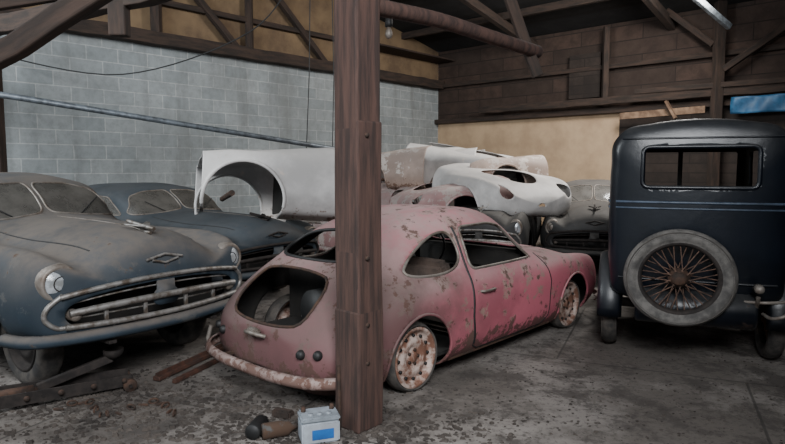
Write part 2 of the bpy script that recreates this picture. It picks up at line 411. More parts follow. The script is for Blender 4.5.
    for nm, x0, sx in (('rear_bumper', -.87, -1), ('front_bumper', 3.06, 1)):
        path = [(x0 - sx * .42, .80), (x0 - sx * .22, .74), (x0 - sx * .07, .58), (x0, .3), (x0 + sx * .01, 0), (x0, -.3), (x0 - sx * .07, -.58), (x0 - sx * .22, -.74), (x0 - sx * .42, -.80)]
        pp = catmull([(a, b, 0) for a, b in path], 6); vs = []; fs = []
        pr = [(-.012, -.028), (.008, -.02), (.018, 0), (.008, .02), (-.012, .028)]
        for i, p in enumerate(pp):
            t = (pp[min(i + 1, len(pp) - 1)] - pp[max(i - 1, 0)]).normalized(); nn = Vector((-t.y, t.x, 0))
            if nn.x * sx < 0 and abs(nn.x) > .1: nn = -nn
            elif abs(nn.x) <= .1 and nn.y * p.y < 0: nn = -nn
            for a, c in pr: vs.append(p + nn * a + Vector((0, 0, .30 + c)))
        for i in range(len(pp) - 1):
            for j in range(4): fs.append((i * 5 + j, i * 5 + j + 1, i * 5 + j + 6, i * 5 + j + 5))
        bo = meshobj(nm, vs, fs, paintm if not detail else M_bump, root); md = bo.modifiers.new('s', 'SOLIDIFY'); md.thickness = .012
        for yy in (-.33, .33):
            if sx > 0: tube('bumper_guard', [(x0 + sx * .03, yy, .24), (x0 + sx * .045, yy, .31), (x0 + sx * .03, yy, .39)], .018, M_chromed, root)
            beam('bumper_iron', (x0 - sx * .25, yy, .30), (x0, yy, .30), .03, .02, M_rust, root, 0)
        if sx < 0: tube('bumper_end_post', [(x0 + .14, .70, .26), (x0 + .13, .71, .33), (x0 + .15, .69, .42)], .016, M_chromed, root)
    box('floor_pan', (2.2, 1.3, .03), (1.0, 0, .22), M_dark, root)
    box('rear_bulkhead', (.04, 1.2, .5), (.0, 0, .48), M_dark, root)
    for y in (-.33, .33):
        box('seat_cushion', (.5, .5, .16), (.90, y, .36), M_seat, root, bev=.05)
        box('seat_back', (.14, .48, .52), (.60, y, .62), M_seat, root, (0, -.22, 0), bev=.05)
    box('dashboard', (.12, 1.25, .2), (1.60, 0, .76), M_dark, root, bev=.03)
    tube('steering_wheel', [(1.38 + .06 * math.sin(a), .34 + .19 * math.cos(a), .82 + .17 * math.sin(a)) for a in np.linspace(0, 2 * math.pi, 25)[:-1]], .011, M_black, root, True)
    if wheels:
        R, zc = (.235, .305) if flat else (.30, .30)
        for tag, x, y, s in (('rear_right', 0, -.68, -1), ('rear_left', 0, .68, 1), ('front_right', 2.19, -.68, -1), ('front_left', 2.19, .68, 1)):
            wheel(root, tag, (x, y, zc), s, R, .13, .195, holes=12)
    return root, bvh
M_bump = paint('bumper_paint', (.30, .21, .185), (.42, .33, .30), .5, (.10, .045, .03), .53, (.28, .22, .20), .6, .5)

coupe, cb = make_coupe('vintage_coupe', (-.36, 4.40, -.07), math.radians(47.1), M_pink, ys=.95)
make_coupe('vintage_coupe', (-.5, 9.6), math.radians(47), M_rose, False, flat=False)

# ------------------------------------------------------------------ sedan (rounded 1950s)
SEDAN = [
 (.135, [(0,.55),(.05,.55),(.08,.56),(.10,.60),(.09,.64),(.07,.66),(.05,.67),(.02,.68),(0,.68)]),
 (.13, [(0,.46),(.40,.46),(.52,.50),(.56,.60),(.46,.74),(.35,.76),(.24,.78),(.12,.80),(0,.80)]),
 (.10, [(0,.42),(.66,.43),(.76,.49),(.79,.64),(.69,.87),(.47,.82),(.34,.87),(.17,.91),(0,.915)]),
 (.02, [(0,.40),(.72,.41),(.82,.48),(.86,.64),(.71,.93),(.50,.86),(.36,.93),(.18,.985),(0,1.0)]),
 (-.3, [(0,.34),(.74,.36),(.85,.44),(.88,.62),(.72,.975),(.52,.91),(.38,1.0),(.2,1.055),(0,1.07)]),
 (-.9, [(0,.25),(.76,.28),(.87,.4),(.90,.62),(.75,.965),(.57,.95),(.42,1.02),(.22,1.075),(0,1.09)]),
 (-1.3, [(0,.25),(.78,.28),(.88,.4),(.91,.62),(.80,.94),(.66,.985),(.50,1.04),(.26,1.08),(0,1.095)]),
 (-1.55, [(0,.25),(.78,.28),(.88,.4),(.91,.62),(.82,.94),(.70,1.0),(.58,1.19),(.32,1.25),(0,1.27)]),
 (-1.85, [(0,.25),(.78,.28),(.88,.4),(.91,.62),(.83,.94),(.72,1.01),(.62,1.31),(.36,1.39),(0,1.41)]),
 (-2.3, [(0,.25),(.78,.28),(.88,.4),(.91,.62),(.84,.94),(.73,1.01),(.64,1.33),(.38,1.43),(0,1.45)]),
 (-2.9, [(0,.25),(.78,.28),(.88,.4),(.91,.62),(.84,.94),(.72,1.01),(.61,1.30),(.36,1.41),(0,1.43)]),
 (-3.25, [(0,.25),(.78,.28),(.88,.4),(.91,.62),(.82,.93),(.68,.99),(.52,1.18),(.28,1.28),(0,1.30)]),
 (-3.5, [(0,.3),(.72,.32),(.82,.42),(.85,.62),(.76,.86),(.62,.92),(.44,.99),(.24,1.04),(0,1.05)]),
 (-3.85, [(0,.4),(.55,.42),(.64,.46),(.68,.58),(.58,.72),(.46,.76),(.32,.80),(.16,.83),(0,.84)]),
 (-3.9, [(0,.55),(.05,.55),(.08,.56),(.10,.58),(.09,.60),(.07,.61),(.05,.62),(.02,.62),(0,.62)])]
def make_sedan(name, loc, heading, paintm, zs=1.0, ws=1.0, ls=1.0, roof=True, glass=None, wheels=True, grille=True, chrome=None):
    root = empty(name, loc, heading, (ls, ws, zs))
    M_chrome_ = chrome or M_chrome
    def dfm(x, y, z):
        w = max(0, min(1, (x + 1.2) / 1.2)); return (x + .13 * (1 - (y / .85) ** 2) * w, y, z)
    st = SEDAN
    if not roof: st = [(x, [(y, z if z < .98 else .98 + (z - .98) * .18) for y, z in p]) for x, p in SEDAN]
    holes = [dict(ax='side', poly=circ(-.50, .36, .36), cond=lambda c: abs(c.y) > .45), dict(ax='side', poly=circ(-3.0, .36, .36), cond=lambda c: abs(c.y) > .55),
             dict(ax='front', poly=chaikin([(-.68, .56), (-.60, .68), (0, .735), (.60, .68), (.68, .56), (.55, .475), (-.55, .475)], 2), cond=lambda c: c.x > -.1)]
    mats = [paintm, M_dark, glass or M_glassd]
    W1 = rounded([(.02, 1.12), (.02, 1.365), (.34, 1.35), (.55, 1.29), (.66, 1.06), (.3, 1.085)], .06); W2 = [(-a, b) for a, b in W1]
    SW1 = rounded([(-1.62, 1.05), (-1.92, 1.28), (-2.33, 1.30), (-2.33, 1.05)], .06); SW2 = rounded([(-2.42, 1.05), (-2.42, 1.30), (-2.85, 1.27), (-3.12, 1.05)], .08)
    if roof:
        for W in (W1, W2): holes.append(dict(ax='front', poly=W, cond=lambda c: -1.98 < c.x < -1.2 and c.z > 1.03, mode=2))
        for W in (SW1, SW2): holes.append(dict(ax='side', poly=W, cond=lambda c: c.z > 1.0, mode=2))
    else:
        holes.append(dict(ax='top', poly=chaikin([(-1.5, -.6), (-1.5, .6), (-2.8, .58), (-2.8, -.58)], 2), cond=lambda c: c.z > .8))
    b, bvh = body('body_shell', st, mats, root, nx=170, holes=holes, deform=dfm, seg=[3, 4, 5, 9, 7, 8, 8, 8])
    if roof:
        for W in (W1, W2): surfline('windscreen_frame', bvh, W, 'front', 1, .009, M_chromed, root, True)
        for s in (1, -1):
            for W in (SW1, SW2): surfline('side_window_frame', bvh, W, 'side', s, .009, M_chromed, root, True)
            hit, nn = cast(bvh, (s * .28, 1.10), 'front')
            if hit: tube('wiper', [hit + Vector((.02, 0, 0)), hit + Vector((-.09, s * .20, .13))], .006, M_black, root)
    for s in (1, -1):
        surfline('door_gap', bvh, [(-1.45, 1.0), (-1.42, .6), (-1.4, .32), (-2.35, .32), (-2.38, 1.0)], 'side', s, .005, M_black, root)
        hx = .10; hl = (hx, s * .66, .78)
        lathe('headlight_bezel', [(.090, .05), (.106, .056), (.120, .04), (.126, 0), (.128, -.06), (.10, -.12)], M_chromed, root, hl, axis='X', n=36)
        lathe('headlight_lens', [(0, .072), (.03, .07), (.06, .06), (.092, .042)], M_lens if chrome is None else M_chromed, root, hl, axis='X', n=36)
        tube('headlight_inner', [(hx + .065, s * .66 + .045 * math.cos(a), .78 + .045 * math.sin(a)) for a in np.linspace(0, 6.28, 17)[:-1]], .004, M_dark, root, True)
        lathe('parking_lamp', [(0, .03), (.03, .025), (.038, .0), (.038, -.05)], M_chromed, root, (.19, s * .60, .575), axis='X', n=20)
    surfline('hood_gap', bvh, [(-1.25, .50), (-.6, .46), (0.02, .40)], 'top', 1, .005, M_black, root)
    surfline('hood_gap', bvh, [(-1.25, -.50), (-.6, -.46), (0.02, -.40)], 'top', 1, .005, M_black, root)
    surfline('hood_ridge', bvh, [(-1.2, 0), (0, 0)], 'top', 1, .004, M_chromed, root)
    hit, n = cast(bvh, (0, .87), 'front')
    tube('emblem', [hit + Vector((.012, y, .03 * (1 - abs(y) / .14))) for y in np.linspace(-.14, .14, 9)], .009, M_chrome_, root)
    tube('emblem_lower', [hit + Vector((.02, y, -.03 * (1 - abs(y) / .12))) for y in np.linspace(-.1, .1, 9)], .008, M_chrome_, root)
    hit, n = cast(bvh, (.04, 0), 'top')
    tube('ornament_body', [hit + Vector((.1, 0, .03)), hit + Vector((.0, 0, .04)), hit + Vector((-.12, 0, .055)), hit + Vector((-.22, 0, .07))], .014, M_chrome_, root)
    meshobj('ornament_wings', [hit + Vector(v) for v in [(.04, 0, .045), (-.08, .09, .06), (-.14, .10, .065), (-.06, 0, .05), (-.08, -.09, .06), (-.14, -.10, .065)]], [(0, 1, 2, 3), (0, 3, 5, 4)], M_chrome_, root).modifiers.new('s', 'SOLIDIFY').thickness = .01
    tube('ornament_base', [hit + Vector((.06, 0, 0)), hit + Vector((-.2, 0, .01))], .012, M_chrome_, root)
    if grille:
        box('radiator', (.03, 1.25, .3), (-.05, 0, .58), M_dark, root)
        def bar(nm, z0, z1, r, xo=0, yw=.68):
            pts = catmull([(.12 + .13 * (1 - (y / .85) ** 2) + xo, y, z0 + (z1 - z0) * (abs(y) / yw) ** 2.2) for y in np.linspace(-yw, yw, 11)], 4)
            return tube(nm, pts, r, M_chrome_, root)
        bar('grille_top_bar', .755, .70, .017, .02); bar('grille_middle_bar', .62, .595, .022, .03, .64); bar('grille_lower_bar', .495, .51, .019, .02, .66)
        bar('grille_fine_bar', .69, .65, .006, -.01, .6); bar('grille_fine_bar', .56, .555, .006, -.01, .6)
        for s in (1, -1):
            tube('grille_end', catmull([(.175, s * .66, .71), (.15, s * .745, .64), (.14, s * .76, .57), (.155, s * .70, .51), (.17, s * .64, .505)], 6), .016, M_chrome_, root)
            for y in (.16, .42): beam('grille_tooth', (.26 - .13 * (y / .85) ** 2, s * y, .50), (.26 - .13 * (y / .85) ** 2, s * y, .61), .018, .025, M_chrome_, root, .004)
        pp = catmull([(-.12, -.90, 0), (.08, -.84, 0), (.20, -.62, 0), (.28, -.3, 0), (.30, 0, 0), (.28, .3, 0), (.20, .62, 0), (.08, .84, 0), (-.12, .90, 0)], 6)
        vs, fs = [], []; pr = [(-.02, -.03), (.0, -.032), (.015, -.02), (.02, -.005), (.015, .01), (.0, .025), (-.03, .03)]
        for i, p in enumerate(pp):
            t = (pp[min(i + 1, len(pp) - 1)] - pp[max(i - 1, 0)]).normalized(); nn = Vector((t.y, -t.x, 0))
            for a, c in pr: vs.append(p + nn * a + Vector((0, 0, .435 + c)))
        k = len(pr)
        for i in range(len(pp) - 1):
            for j in range(k - 1): fs.append((i * k + j, i * k + j + 1, i * k + k + j + 1, i * k + k + j))
        meshobj('lower_valance_bar', vs, fs, paintm, root).modifiers.new('s', 'SOLIDIFY').thickness = .008
        for s in (1, -1): beam('bumper_iron', (-.3, s * .4, .36), (.26, s * .4, .37), .05, .02, M_iron, root, 0)
    box('crossmember', (.12, 1.1, .08), (-.48, 0, .32), M_iron, root)
    box('floor_pan', (2.9, 1.5, .04), (-2.2, 0, .32), M_dark, root); box('firewall', (.04, 1.4, .6), (-1.3, 0, .6), M_dark, root); box('engine_block', (.7, .5, .45), (-.75, 0, .6), M_dark, root, bev=.05)
    box('seat_cushion', (.5, 1.2, .2), (-2.2, 0, .5), M_seat, root, bev=.06); box('seat_back', (.16, 1.2, .5), (-2.5, 0, .78), M_seat, root, (0, -.2, 0), bev=.06)
    if wheels:
        for tag, x, y, s in (('front_right', -.44, -.58, -1), ('front_left', -.44, .58, 1), ('rear_right', -3.0, -.70, -1), ('rear_left', -3.0, .70, 1)):
            wheel(root, tag, (x, y, .32), s, .32, .15, .2, rimmat=M_iron, holes=0)
    return root, bvh
hs = math.atan2(-.57, .82)
make_sedan('vintage_sedan', (-1.79, 4.27, .01), hs, M_blue)
make_sedan('vintage_sedan', (-1.45, 6.62), hs, M_blueg, zs=.90, chrome=M_iron)
make_sedan('vintage_roadster', (1.15, 7.75), math.atan2(-.95, -.3), M_greyc, ws=.68, ls=.72, zs=.95, roof=False)
make_sedan('vintage_sedan', (2.72, 8.05), math.atan2(-.95, -.3), M_greyc, zs=.90, ws=.82, chrome=M_iron)

# ------------------------------------------------------------------ bare body shells (front clips)
def make_shell(name, loc, heading, paintm, tilt=(0, 0), sc=1.0, x0=1.3, zcap=.93, x1=9, AR=.36, hood=True):
    root = empty(name, loc, heading, sc); root.rotation_euler = (tilt[0], tilt[1], heading)
    full = coupe_st(zcap=zcap)
    st = [(x - 2.2, p) for x, p in full if x0 < x < x1]
    xc = st[0][0]
    holes = [dict(ax='side', poly=circ(0, .27, AR, 44), cond=lambda c: abs(c.y) > .4),
             dict(ax='top', poly=[(-3, -.68), (-3, .68), (.5, .62), (.58, .3), (.58, -.3), (.5, -.62)], cond=lambda c: c.z < .30, snap=False),
             dict(ax='front', poly=circ(.56, .585, .095), cond=lambda c: c.x > .2), dict(ax='front', poly=circ(-.56, .585, .095), cond=lambda c: c.x > .2)]
    if hood: holes.append(dict(ax='top', poly=chaikin([(-.30, .42), (-.30, -.42), (.2, -.36), (.52, -.14), (.52, .14), (.2, .36)], 2), cond=lambda c: c.z > .4))
    if x0 < 1.2: holes.append(dict(ax='top', poly=chaikin([(xc - 1, .55), (xc - 1, -.55), (-.65, -.55), (-.5, -.35), (-.5, .35), (-.65, .55)], 2), cond=lambda c: c.z > .6))
    b, bvh = body('shell_panel', st, [paintm], root, nx=110, holes=holes, thick=.008, seg=[4, 5, 6, 9, 8, 10, 9])
    bm = bmesh.new(); bm.from_mesh(b.data)
    bmesh.ops.delete(bm, geom=[f for f in bm.faces if len(f.verts) > 8], context='FACES'); bm.to_mesh(b.data); bm.free()
    for s in (1, -1):
        surfline('arch_lip', bvh, [((AR + .01) * math.cos(a), .27 + (AR + .01) * math.sin(a)) for a in np.linspace(-.1, math.pi + .1, 30)], 'side', s, .018, paintm, root)
    box('inner_bulkhead', (.02, 1.2, .5), (-.50, 0, .45), M_dark, root)
    tube('cross_tube', [(.1, -.6, .35), (.1, .6, .35)], .03, M_rust, root)
    return root
make_shell('car_body_shell', (-1.72, 6.50, .84), math.radians(200), M_cream, (.10, -.08), 1.0, .9, x1=2.7, AR=.38, hood=False)
make_shell('car_body_shell', (1.55, 10.6, .93), math.radians(-20), M_cream, (.05, .06), 1.05, .9)
make_shell('car_body_shell', (1.65, 8.75, .66), math.radians(-62), M_cream, (0, .05), .95)
make_shell('car_body_shell', (.75, 8.9, .56), math.radians(200), M_rose, (0, 0), .9)
make_shell('car_body_shell', (1.45, 9.7, .88), math.radians(205), M_tan, (.15, -.05), .9)
make_shell('car_body_shell', (.45, 11.0, .88), math.radians(165), M_cream, (0, .0), 1.05, .9)
make_shell('car_body_shell', (-.05, 10.2, .98), math.radians(150), M_tan, (.1, .0), .9, .9)

# ------------------------------------------------------------------ antique sedan (1920s)
M_stripe = simple('grey_blue_stripe', (.06, .085, .125), (.02, .03, .045), 5, .4)
M_spoke = simple('rusty_spoke', (.14, .08, .055), (.05, .03, .022), 20, .8, .2)
def make_antique(name, loc, heading):
    root = empty(name, loc, heading, (1, 1.06, 1))
    F = [(0,.50),(.47,.50),(.535,.54),(.565,.70),(.58,.95),(.58,1.22),(.575,1.52),(.56,1.70),(.49,1.79),(.30,1.84),(0,1.865)]
    def scl(f, x): return (x, [(y * f, 1.15 + (z - 1.15) * f) for y, z in F])
    st = [scl(.02, -.055), scl(.35, -.05), scl(.7, -.035), scl(.90, -.012), scl(.965, .015), scl(1, .09), scl(1.01, .6), scl(1.01, 1.3), scl(1.0, 1.78), scl(.98, 1.86), scl(.93, 1.885), scl(.6, 1.9), scl(.02, 1.905)]
    RW = rounded([(-.36, 1.355), (.36, 1.355), (.36, 1.655), (-.36, 1.655)], .05)
    sw = rounded([(.22, 1.30), (.22, 1.66), (.78, 1.66), (.78, 1.30)], .05); sw2 = rounded([(.90, 1.30), (.90, 1.66), (1.68, 1.66), (1.68, 1.30)], .05)
    holes = [dict(ax='rear', poly=RW, cond=lambda c: c.x < .1),
             dict(ax='side', poly=sw, cond=lambda c: c.z > 1.2 and abs(c.y) > .4), dict(ax='side', poly=sw2, cond=lambda c: c.z > 1.2 and abs(c.y) > .4),
             dict(ax='front', poly=[(-.48, 1.3), (-.48, 1.66), (.48, 1.66), (.48, 1.3)], cond=lambda c: c.x > 1.8)]
    b, bvh = body('body', st, [M_navy, M_dark], root, nx=150, holes=holes, thick=.03, seg=[5, 3, 4, 6, 7, 8, 7, 5, 6, 8], inner=1)
    surfline('rear_window_frame', bvh, RW, 'rear', 1, .016, M_navy, root, True)
    for z, r in ((1.245, .010), (1.20, .008)):
        surfline('belt_moulding', bvh, [(-.53, z), (.53, z)], 'rear', 1, r, M_stripe, root)
        for s in (1, -1): surfline('belt_moulding', bvh, [(.05, z), (1.8, z)], 'side', s, r, M_stripe, root)
    surfline('roof_seam', bvh, [(-.50, 1.72), (.50, 1.72)], 'rear', 1, .008, M_navy, root)
    surfline('lower_seam', bvh, [(-.50, .66), (.50, .66)], 'rear', 1, .010, M_navy, root)
    H = [(0,.55),(.26,.55),(.30,.62),(.30,.85),(.29,1.05),(.22,1.16),(0,1.2)]
    hs_ = [(1.88, [(y * 1.2, z) for y, z in H]), (2.2, [(y * 1.08, z) for y, z in H]), (3.0, H), (3.02, [(y * .9, .85 + (z - .85) * .9) for y, z in H]), (3.03, [(y * .05, .85 + (z - .85) * .05) for y, z in H])]
    body('hood', hs_, [M_navy], root, nx=50, thick=0)
    beam('windscreen_pillar', (1.9, 0, 1.28), (1.9, 0, 1.70), .04, .04, M_dark, root)
    for y in (-.3, .3): beam('frame_rail', (-.05, y, .45), (3.1, y, .45), .05, .10, M_iron, root, 0)
    lathe('fuel_tank', [(0, -.38), (.12, -.38), (.13, -.36), (.13, .36), (.12, .38), (0, .38)], M_navy, root, (-.02, 0, .46), axis='Y', n=24)
    beam('rear_axle', (.5, -.60, .36), (.5, .60, .36), .07, .07, M_iron, root)
    def wire(tag, loc, axis_rot, R=.355, tm=M_tyre_l):
        e = bpy.data.objects.new('wheel_' + tag, None); C.objects.link(e); e.parent = root; e.location = loc; e.rotation_euler = axis_rot
        rim = .255; h = .055
        lathe('tyre', [(rim, -h * .7)] + [((R + rim) / 2 + (R - rim) / 2 * math.cos(a), h * 1.05 * math.sin(a)) for a in np.linspace(-2.4, 2.4, 17)] + [(rim, h * .7)], tm, e, axis='Y', n=64)
        for rr in (R - .022, R - .035):
            for s in (1, -1): tube('tread_rib', [(rr * math.cos(a), s * h * .93, rr * math.sin(a)) for a in np.linspace(0, 6.283, 49)[:-1]], .004, M_tyre, e, True, 1)
        lathe('rim', [(rim + .008, -h * .7), (rim - .008, -h * .75), (rim - .02, -h * .3), (rim - .02, h * .3), (rim - .008, h * .75), (rim + .008, h * .7)], M_iron, e, n=48)
        lathe('hub', [(0, .07), (.035, .07), (.045, .055), (.055, .03), (.07, .01), (.07, -.05), (0, -.05)], M_rust, e, n=24)
        for i in range(36):
            a = 2 * math.pi * i / 36; off = .35 * (1 if i % 2 else -1); hh = .04 if i % 4 < 2 else -.03
            p0 = Vector((.055 * math.cos(a + off), hh, .055 * math.sin(a + off))); p1 = Vector(((rim - .015) * math.cos(a), 0, (rim - .015) * math.sin(a)))
            tube('spoke', [p0, p1], .0042, M_spoke, e, False, 1)
        return e
    wire('spare', (-.205, .11, .71), (0, 0, math.pi / 2))
    tube('spare_bracket', [(0, .11, .71), (-.2, .11, .71)], .04, M_rust, root)
    for tag, x, s in (('rear_left', .5, 1), ('rear_right', .5, -1), ('front_left', 2.75, 1), ('front_right', 2.75, -1)):
        wire(tag, (x, s * .56, .355), (0, 0, 0 if s > 0 else math.pi), tm=M_tyre)
    for s in (1, -1):
        for x0, nm in ((.5, 'rear_fender'), (2.75, 'front_fender')):
            vs, fs = [], []; A = np.linspace(-.15, math.pi + .1, 22)
            for a in A:
                for k, (yy, dr) in enumerate(((.47, .0), (.50, .02), (.56, .03), (.62, .02), (.645, 0), (.645, -.04))):
                    vs.append((x0 + (.41 + dr) * math.cos(a), s * yy, .36 + (.41 + dr) * math.sin(a)))
            for i in range(21):
                for j in range(5): fs.append((i * 6 + j, i * 6 + j + 1, i * 6 + j + 7, i * 6 + j + 6))
            meshobj(nm, vs, fs, M_navy, root).modifiers.new('s', 'SOLIDIFY').thickness = .008
        box('running_board', (1.5, .18, .03), (1.62, s * .58, .33), M_navy, root)
    tube('tail_bracket', [(0, -.36, .50), (-.12, -.37, .52), (-.16, -.37, .60)], .014, M_chromed, root)
    lathe('tail_lamp', [(0, -.06), (.025, -.055), (.032, -.02), (.032, .03), (0, .03)], M_chromed, root, (-.16, -.37, .66), axis='X', n=20)
    tube('bumper_hook', catmull([(-.05, -.42, .46), (-.22, -.44, .47), (-.27, -.50, .50), (-.20, -.54, .53)], 6), .012, M_chromed, root)
    tube('bumper_bar', catmull([(-.10, -.30, .55), (-.14, -.42, .56), (-.10, -.56, .57)], 6), .012, M_chromed, root)
    box('steering_dash', (.06, 1.0, .15), (1.75, 0, 1.2), M_dark, root); box('front_seat', (.18, .95, .62), (1.15, 0, .95), M_dark, root, bev=.05); box('rear_seat', (.18, 1.0, .65), (.3, 0, .85), M_dark, root, bev=.05)
    return root
make_antique('antique_car', (2.25, 4.42), math.atan2(.93, .37))

# ------------------------------------------------------------------ building
du = Vector((.677, .736, 0)); dn = Vector((.736, -.677, 0))
CR = Vector((1.28, 17.04, 0))
ang_u = math.atan2(.736, .677); ang_n = math.atan2(-.677, .736)
def slab(name, origin, ang, L, z0, z1, mat, th=.2, side=1, topfn=None):
    zs0, zs1 = (topfn(0), topfn(L)) if topfn else (z1, z1)
    t = th * side
    vs = [(0, 0, z0), (L, 0, z0), (L, 0, zs1), (0, 0, zs0), (0, t, z0), (L, t, z0), (L, t, zs1), (0, t, zs0)]
    o = meshobj(name, vs, [(0, 1, 2, 3), (7, 6, 5, 4), (0, 4, 5, 1), (3, 2, 6, 7), (0, 3, 7, 4), (1, 5, 6, 2)], mat, smooth=False)
    o.location = origin; o.rotation_euler = (0, 0, ang); return o
def blockmat():
    m, nt, p = newmat('concrete_blocks')
    tc = nd(nt, 'ShaderNodeTexCoord'); sp = nd(nt, 'ShaderNodeSeparateXYZ'); nt.links.new(tc.outputs['Object'], sp.inputs[0])
    cb_ = nd(nt, 'ShaderNodeCombineXYZ'); nt.links.new(sp.outputs[0], cb_.inputs[0]); nt.links.new(sp.outputs[2], cb_.inputs[1])
    br = nd(nt, 'ShaderNodeTexBrick'); nt.links.new(cb_.outputs[0], br.inputs['Vector'])
    br.inputs['Scale'].default_value = 1; br.inputs['Brick Width'].default_value = .52; br.inputs['Row Height'].default_value = .235
    br.inputs['Mortar Size'].default_value = .011; br.inputs['Mortar Smooth'].default_value = .3; br.inputs['Bias'].default_value = 0
    br.inputs['Color1'].default_value = (.26, .29, .30, 1); br.inputs['Color2'].default_value = (.32, .345, .35, 1); br.inputs['Mortar'].default_value = (.43, .45, .45, 1)
    n1 = noise(nt, tc.outputs['Object'], .6, 7, .65); n2 = noise(nt, tc.outputs['Object'], 7, 10, .75)
    mp = nd(nt, 'ShaderNodeMapping'); mp.inputs[3].default_value = (1.6, 1.6, .25); nt.links.new(tc.outputs['Object'], mp.inputs[0])
    n4 = noise(nt, mp.outputs[0], 1.3, 6, .6, 4)
    c = mixc(nt, ramp(nt, n1, .4, .7, 0, .5), br.outputs['Color'], (.15, .16, .16)); c = mixc(nt, ramp(nt, n2, .38, .72, 0, .5), c, (.13, .14, .14))
    c = mixc(nt, ramp(nt, n4, .48, .70, 0, .45), c, (.12, .12, .115))
    nt.links.new(c, p.inputs['Base Color']); p.inputs['Roughness'].default_value = .95
    bump(nt, p, math_(nt, 'ADD', math_(nt, 'MULTIPLY', br.outputs['Fac'], -1), math_(nt, 'MULTIPLY', n2, .5)), .5, .01)
    return m
def plankmat(name, c1, c2, w=.6, h=.16, dark=(.012, .008, .006), vert=False):
    m, nt, p = newmat(name)
    tc = nd(nt, 'ShaderNodeTexCoord'); sp = nd(nt, 'ShaderNodeSeparateXYZ'); nt.links.new(tc.outputs['Object'], sp.inputs[0])
    cb_ = nd(nt, 'ShaderNodeCombineXYZ'); nt.links.new(sp.outputs[2 if vert else 0], cb_.inputs[0]); nt.links.new(sp.outputs[0 if vert else 2], cb_.inputs[1])
    br = nd(nt, 'ShaderNodeTexBrick'); nt.links.new(cb_.outputs[0], br.inputs['Vector'])
    br.inputs['Scale'].default_value = 1; br.inputs['Brick Width'].default_value = w; br.inputs['Row Height'].default_value = h; br.inputs['Mortar Size'].default_value = .012
    br.inputs['Color1'].default_value = (*c1, 1); br.inputs['Color2'].default_value = (*c2, 1); br.inputs['Mortar'].default_value = (*dark, 1)
    n2 = noise(nt, tc.outputs['Object'], 3, 8, .7)
    c = mixc(nt, ramp(nt, n2, .35, .65, 0, .8), br.outputs['Color'], tuple(v * .35 for v in c1))
    nt.links.new(c, p.inputs['Base Color']); p.inputs['Roughness'].default_value = .9
    bump(nt, p, n2, .3, .01); return m
M_block = blockmat()
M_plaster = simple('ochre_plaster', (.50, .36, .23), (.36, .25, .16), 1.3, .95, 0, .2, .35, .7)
M_gable = simple('dimmed_ochre_plaster', (.20, .135, .075), (.10, .065, .04), 1.3, .95, 0, .2, .35, .7)  # darker ochre plaster; dim light under the roof put into the colour
M_slat = plankmat('rusty_cladding', (.062, .037, .027), (.032, .021, .016), 1.4, .33)
M_dplank = plankmat('dark_planks', (.035, .024, .019), (.02, .014, .011), 3, .2)
M_roof = plankmat('dark_roofing', (.014, .013, .014), (.02, .018, .017), 3, .18)
def floormat():
    m, nt, p = newmat('dirty_concrete')
    tc = nd(nt, 'ShaderNodeTexCoord'); co = tc.outputs['Object']
    n1 = noise(nt, co, .7, 8, .65); n2 = noise(nt, co, 3.5, 10, .75, 2); n3 = noise(nt, co, 22, 8, .75, 5)
    c = mixc(nt, ramp(nt, n1, .42, .56), (.235, .212, .192), (.115, .10, .088))
    c = mixc(nt, ramp(nt, n2, .47, .60, 0, .85), c, (.060, .051, .045)); c = mixc(nt, ramp(nt, n3, .50, .64, 0, .75), c, (.042, .035, .030))
    mp = nd(nt, 'ShaderNodeMapping'); mp.inputs[2].default_value = (0, 0, .42); mp.inputs[1].default_value = (.7, .95, 0); nt.links.new(co, mp.inputs[0])
    br = nd(nt, 'ShaderNodeTexBrick'); nt.links.new(mp.outputs[0], br.inputs['Vector']); br.inputs['Scale'].default_value = 1
    br.inputs['Brick Width'].default_value = 2.6; br.inputs['Row Height'].default_value = 1.9; br.inputs['Mortar Size'].default_value = .012; br.inputs['Mortar Smooth'].default_value = .6
    c = mixc(nt, math_(nt, 'MULTIPLY', br.outputs['Fac'], .7), c, (.03, .027, .024))
    nt.links.new(c, p.inputs['Base Color']); nt.links.new(ramp(nt, n2, .3, .7, .75, .95), p.inputs['Roughness'])
    bump(nt, p, math_(nt, 'ADD', math_(nt, 'ADD', n2, n3), math_(nt, 'MULTIPLY', br.outputs['Fac'], -1)), .35, .015)
    return m
fl = meshobj('floor', [(-12, -3, 0), (14, -3, 0), (14, 20, 0), (-12, 20, 0), (-12, -3, -.1), (14, -3, -.1), (14, 20, -.1), (-12, 20, -.1)], [(0, 1, 2, 3), (7, 6, 5, 4), (0, 4, 5, 1), (1, 5, 6, 2), (2, 6, 7, 3), (3, 7, 4, 0)], floormat(), smooth=False)
LW = 19.0; FW = 12.5
W0 = CR - du * LW
def rz(s): return 4.7 + .2 * s
slab('wall_left', W0, ang_u, LW, 0, 3.72, M_block)
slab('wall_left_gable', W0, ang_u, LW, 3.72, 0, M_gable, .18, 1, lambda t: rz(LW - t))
slab('wall_back', CR, ang_n, 5.15, 0, 2.76, M_plaster)
slab('wall_back_side', CR + dn * 5.15, ang_n, FW - 5.15, 0, 2.76, M_dplank)
slab('wall_back_upper', CR, ang_n, FW, 2.76, 4.7, M_slat)
ER = CR + dn * FW
slab('wall_right', ER - du * 13.0, ang_u, 13.0, 0, 0, M_dplank, .2, -1, lambda t: rz(13.0 - t))
slab('shade_wall', (1.35, .35, 0), 0, 4.5, 0, 4.2, M_dplank, .15, 1)  # unseen wall added to block door light from the lower-right floor
A0 = CR - dn * .3 + du * .3; A1 = ER + dn * .3 + du * .3
s1 = 16.0
rv = [A0 + Vector((0, 0, 4.66)), A1 + Vector((0, 0, 4.66)), A1 - du * s1 + Vector((0, 0, rz(s1 - .3))), A0 - du * (s1) + Vector((0, 0, rz(s1 - .3)))]
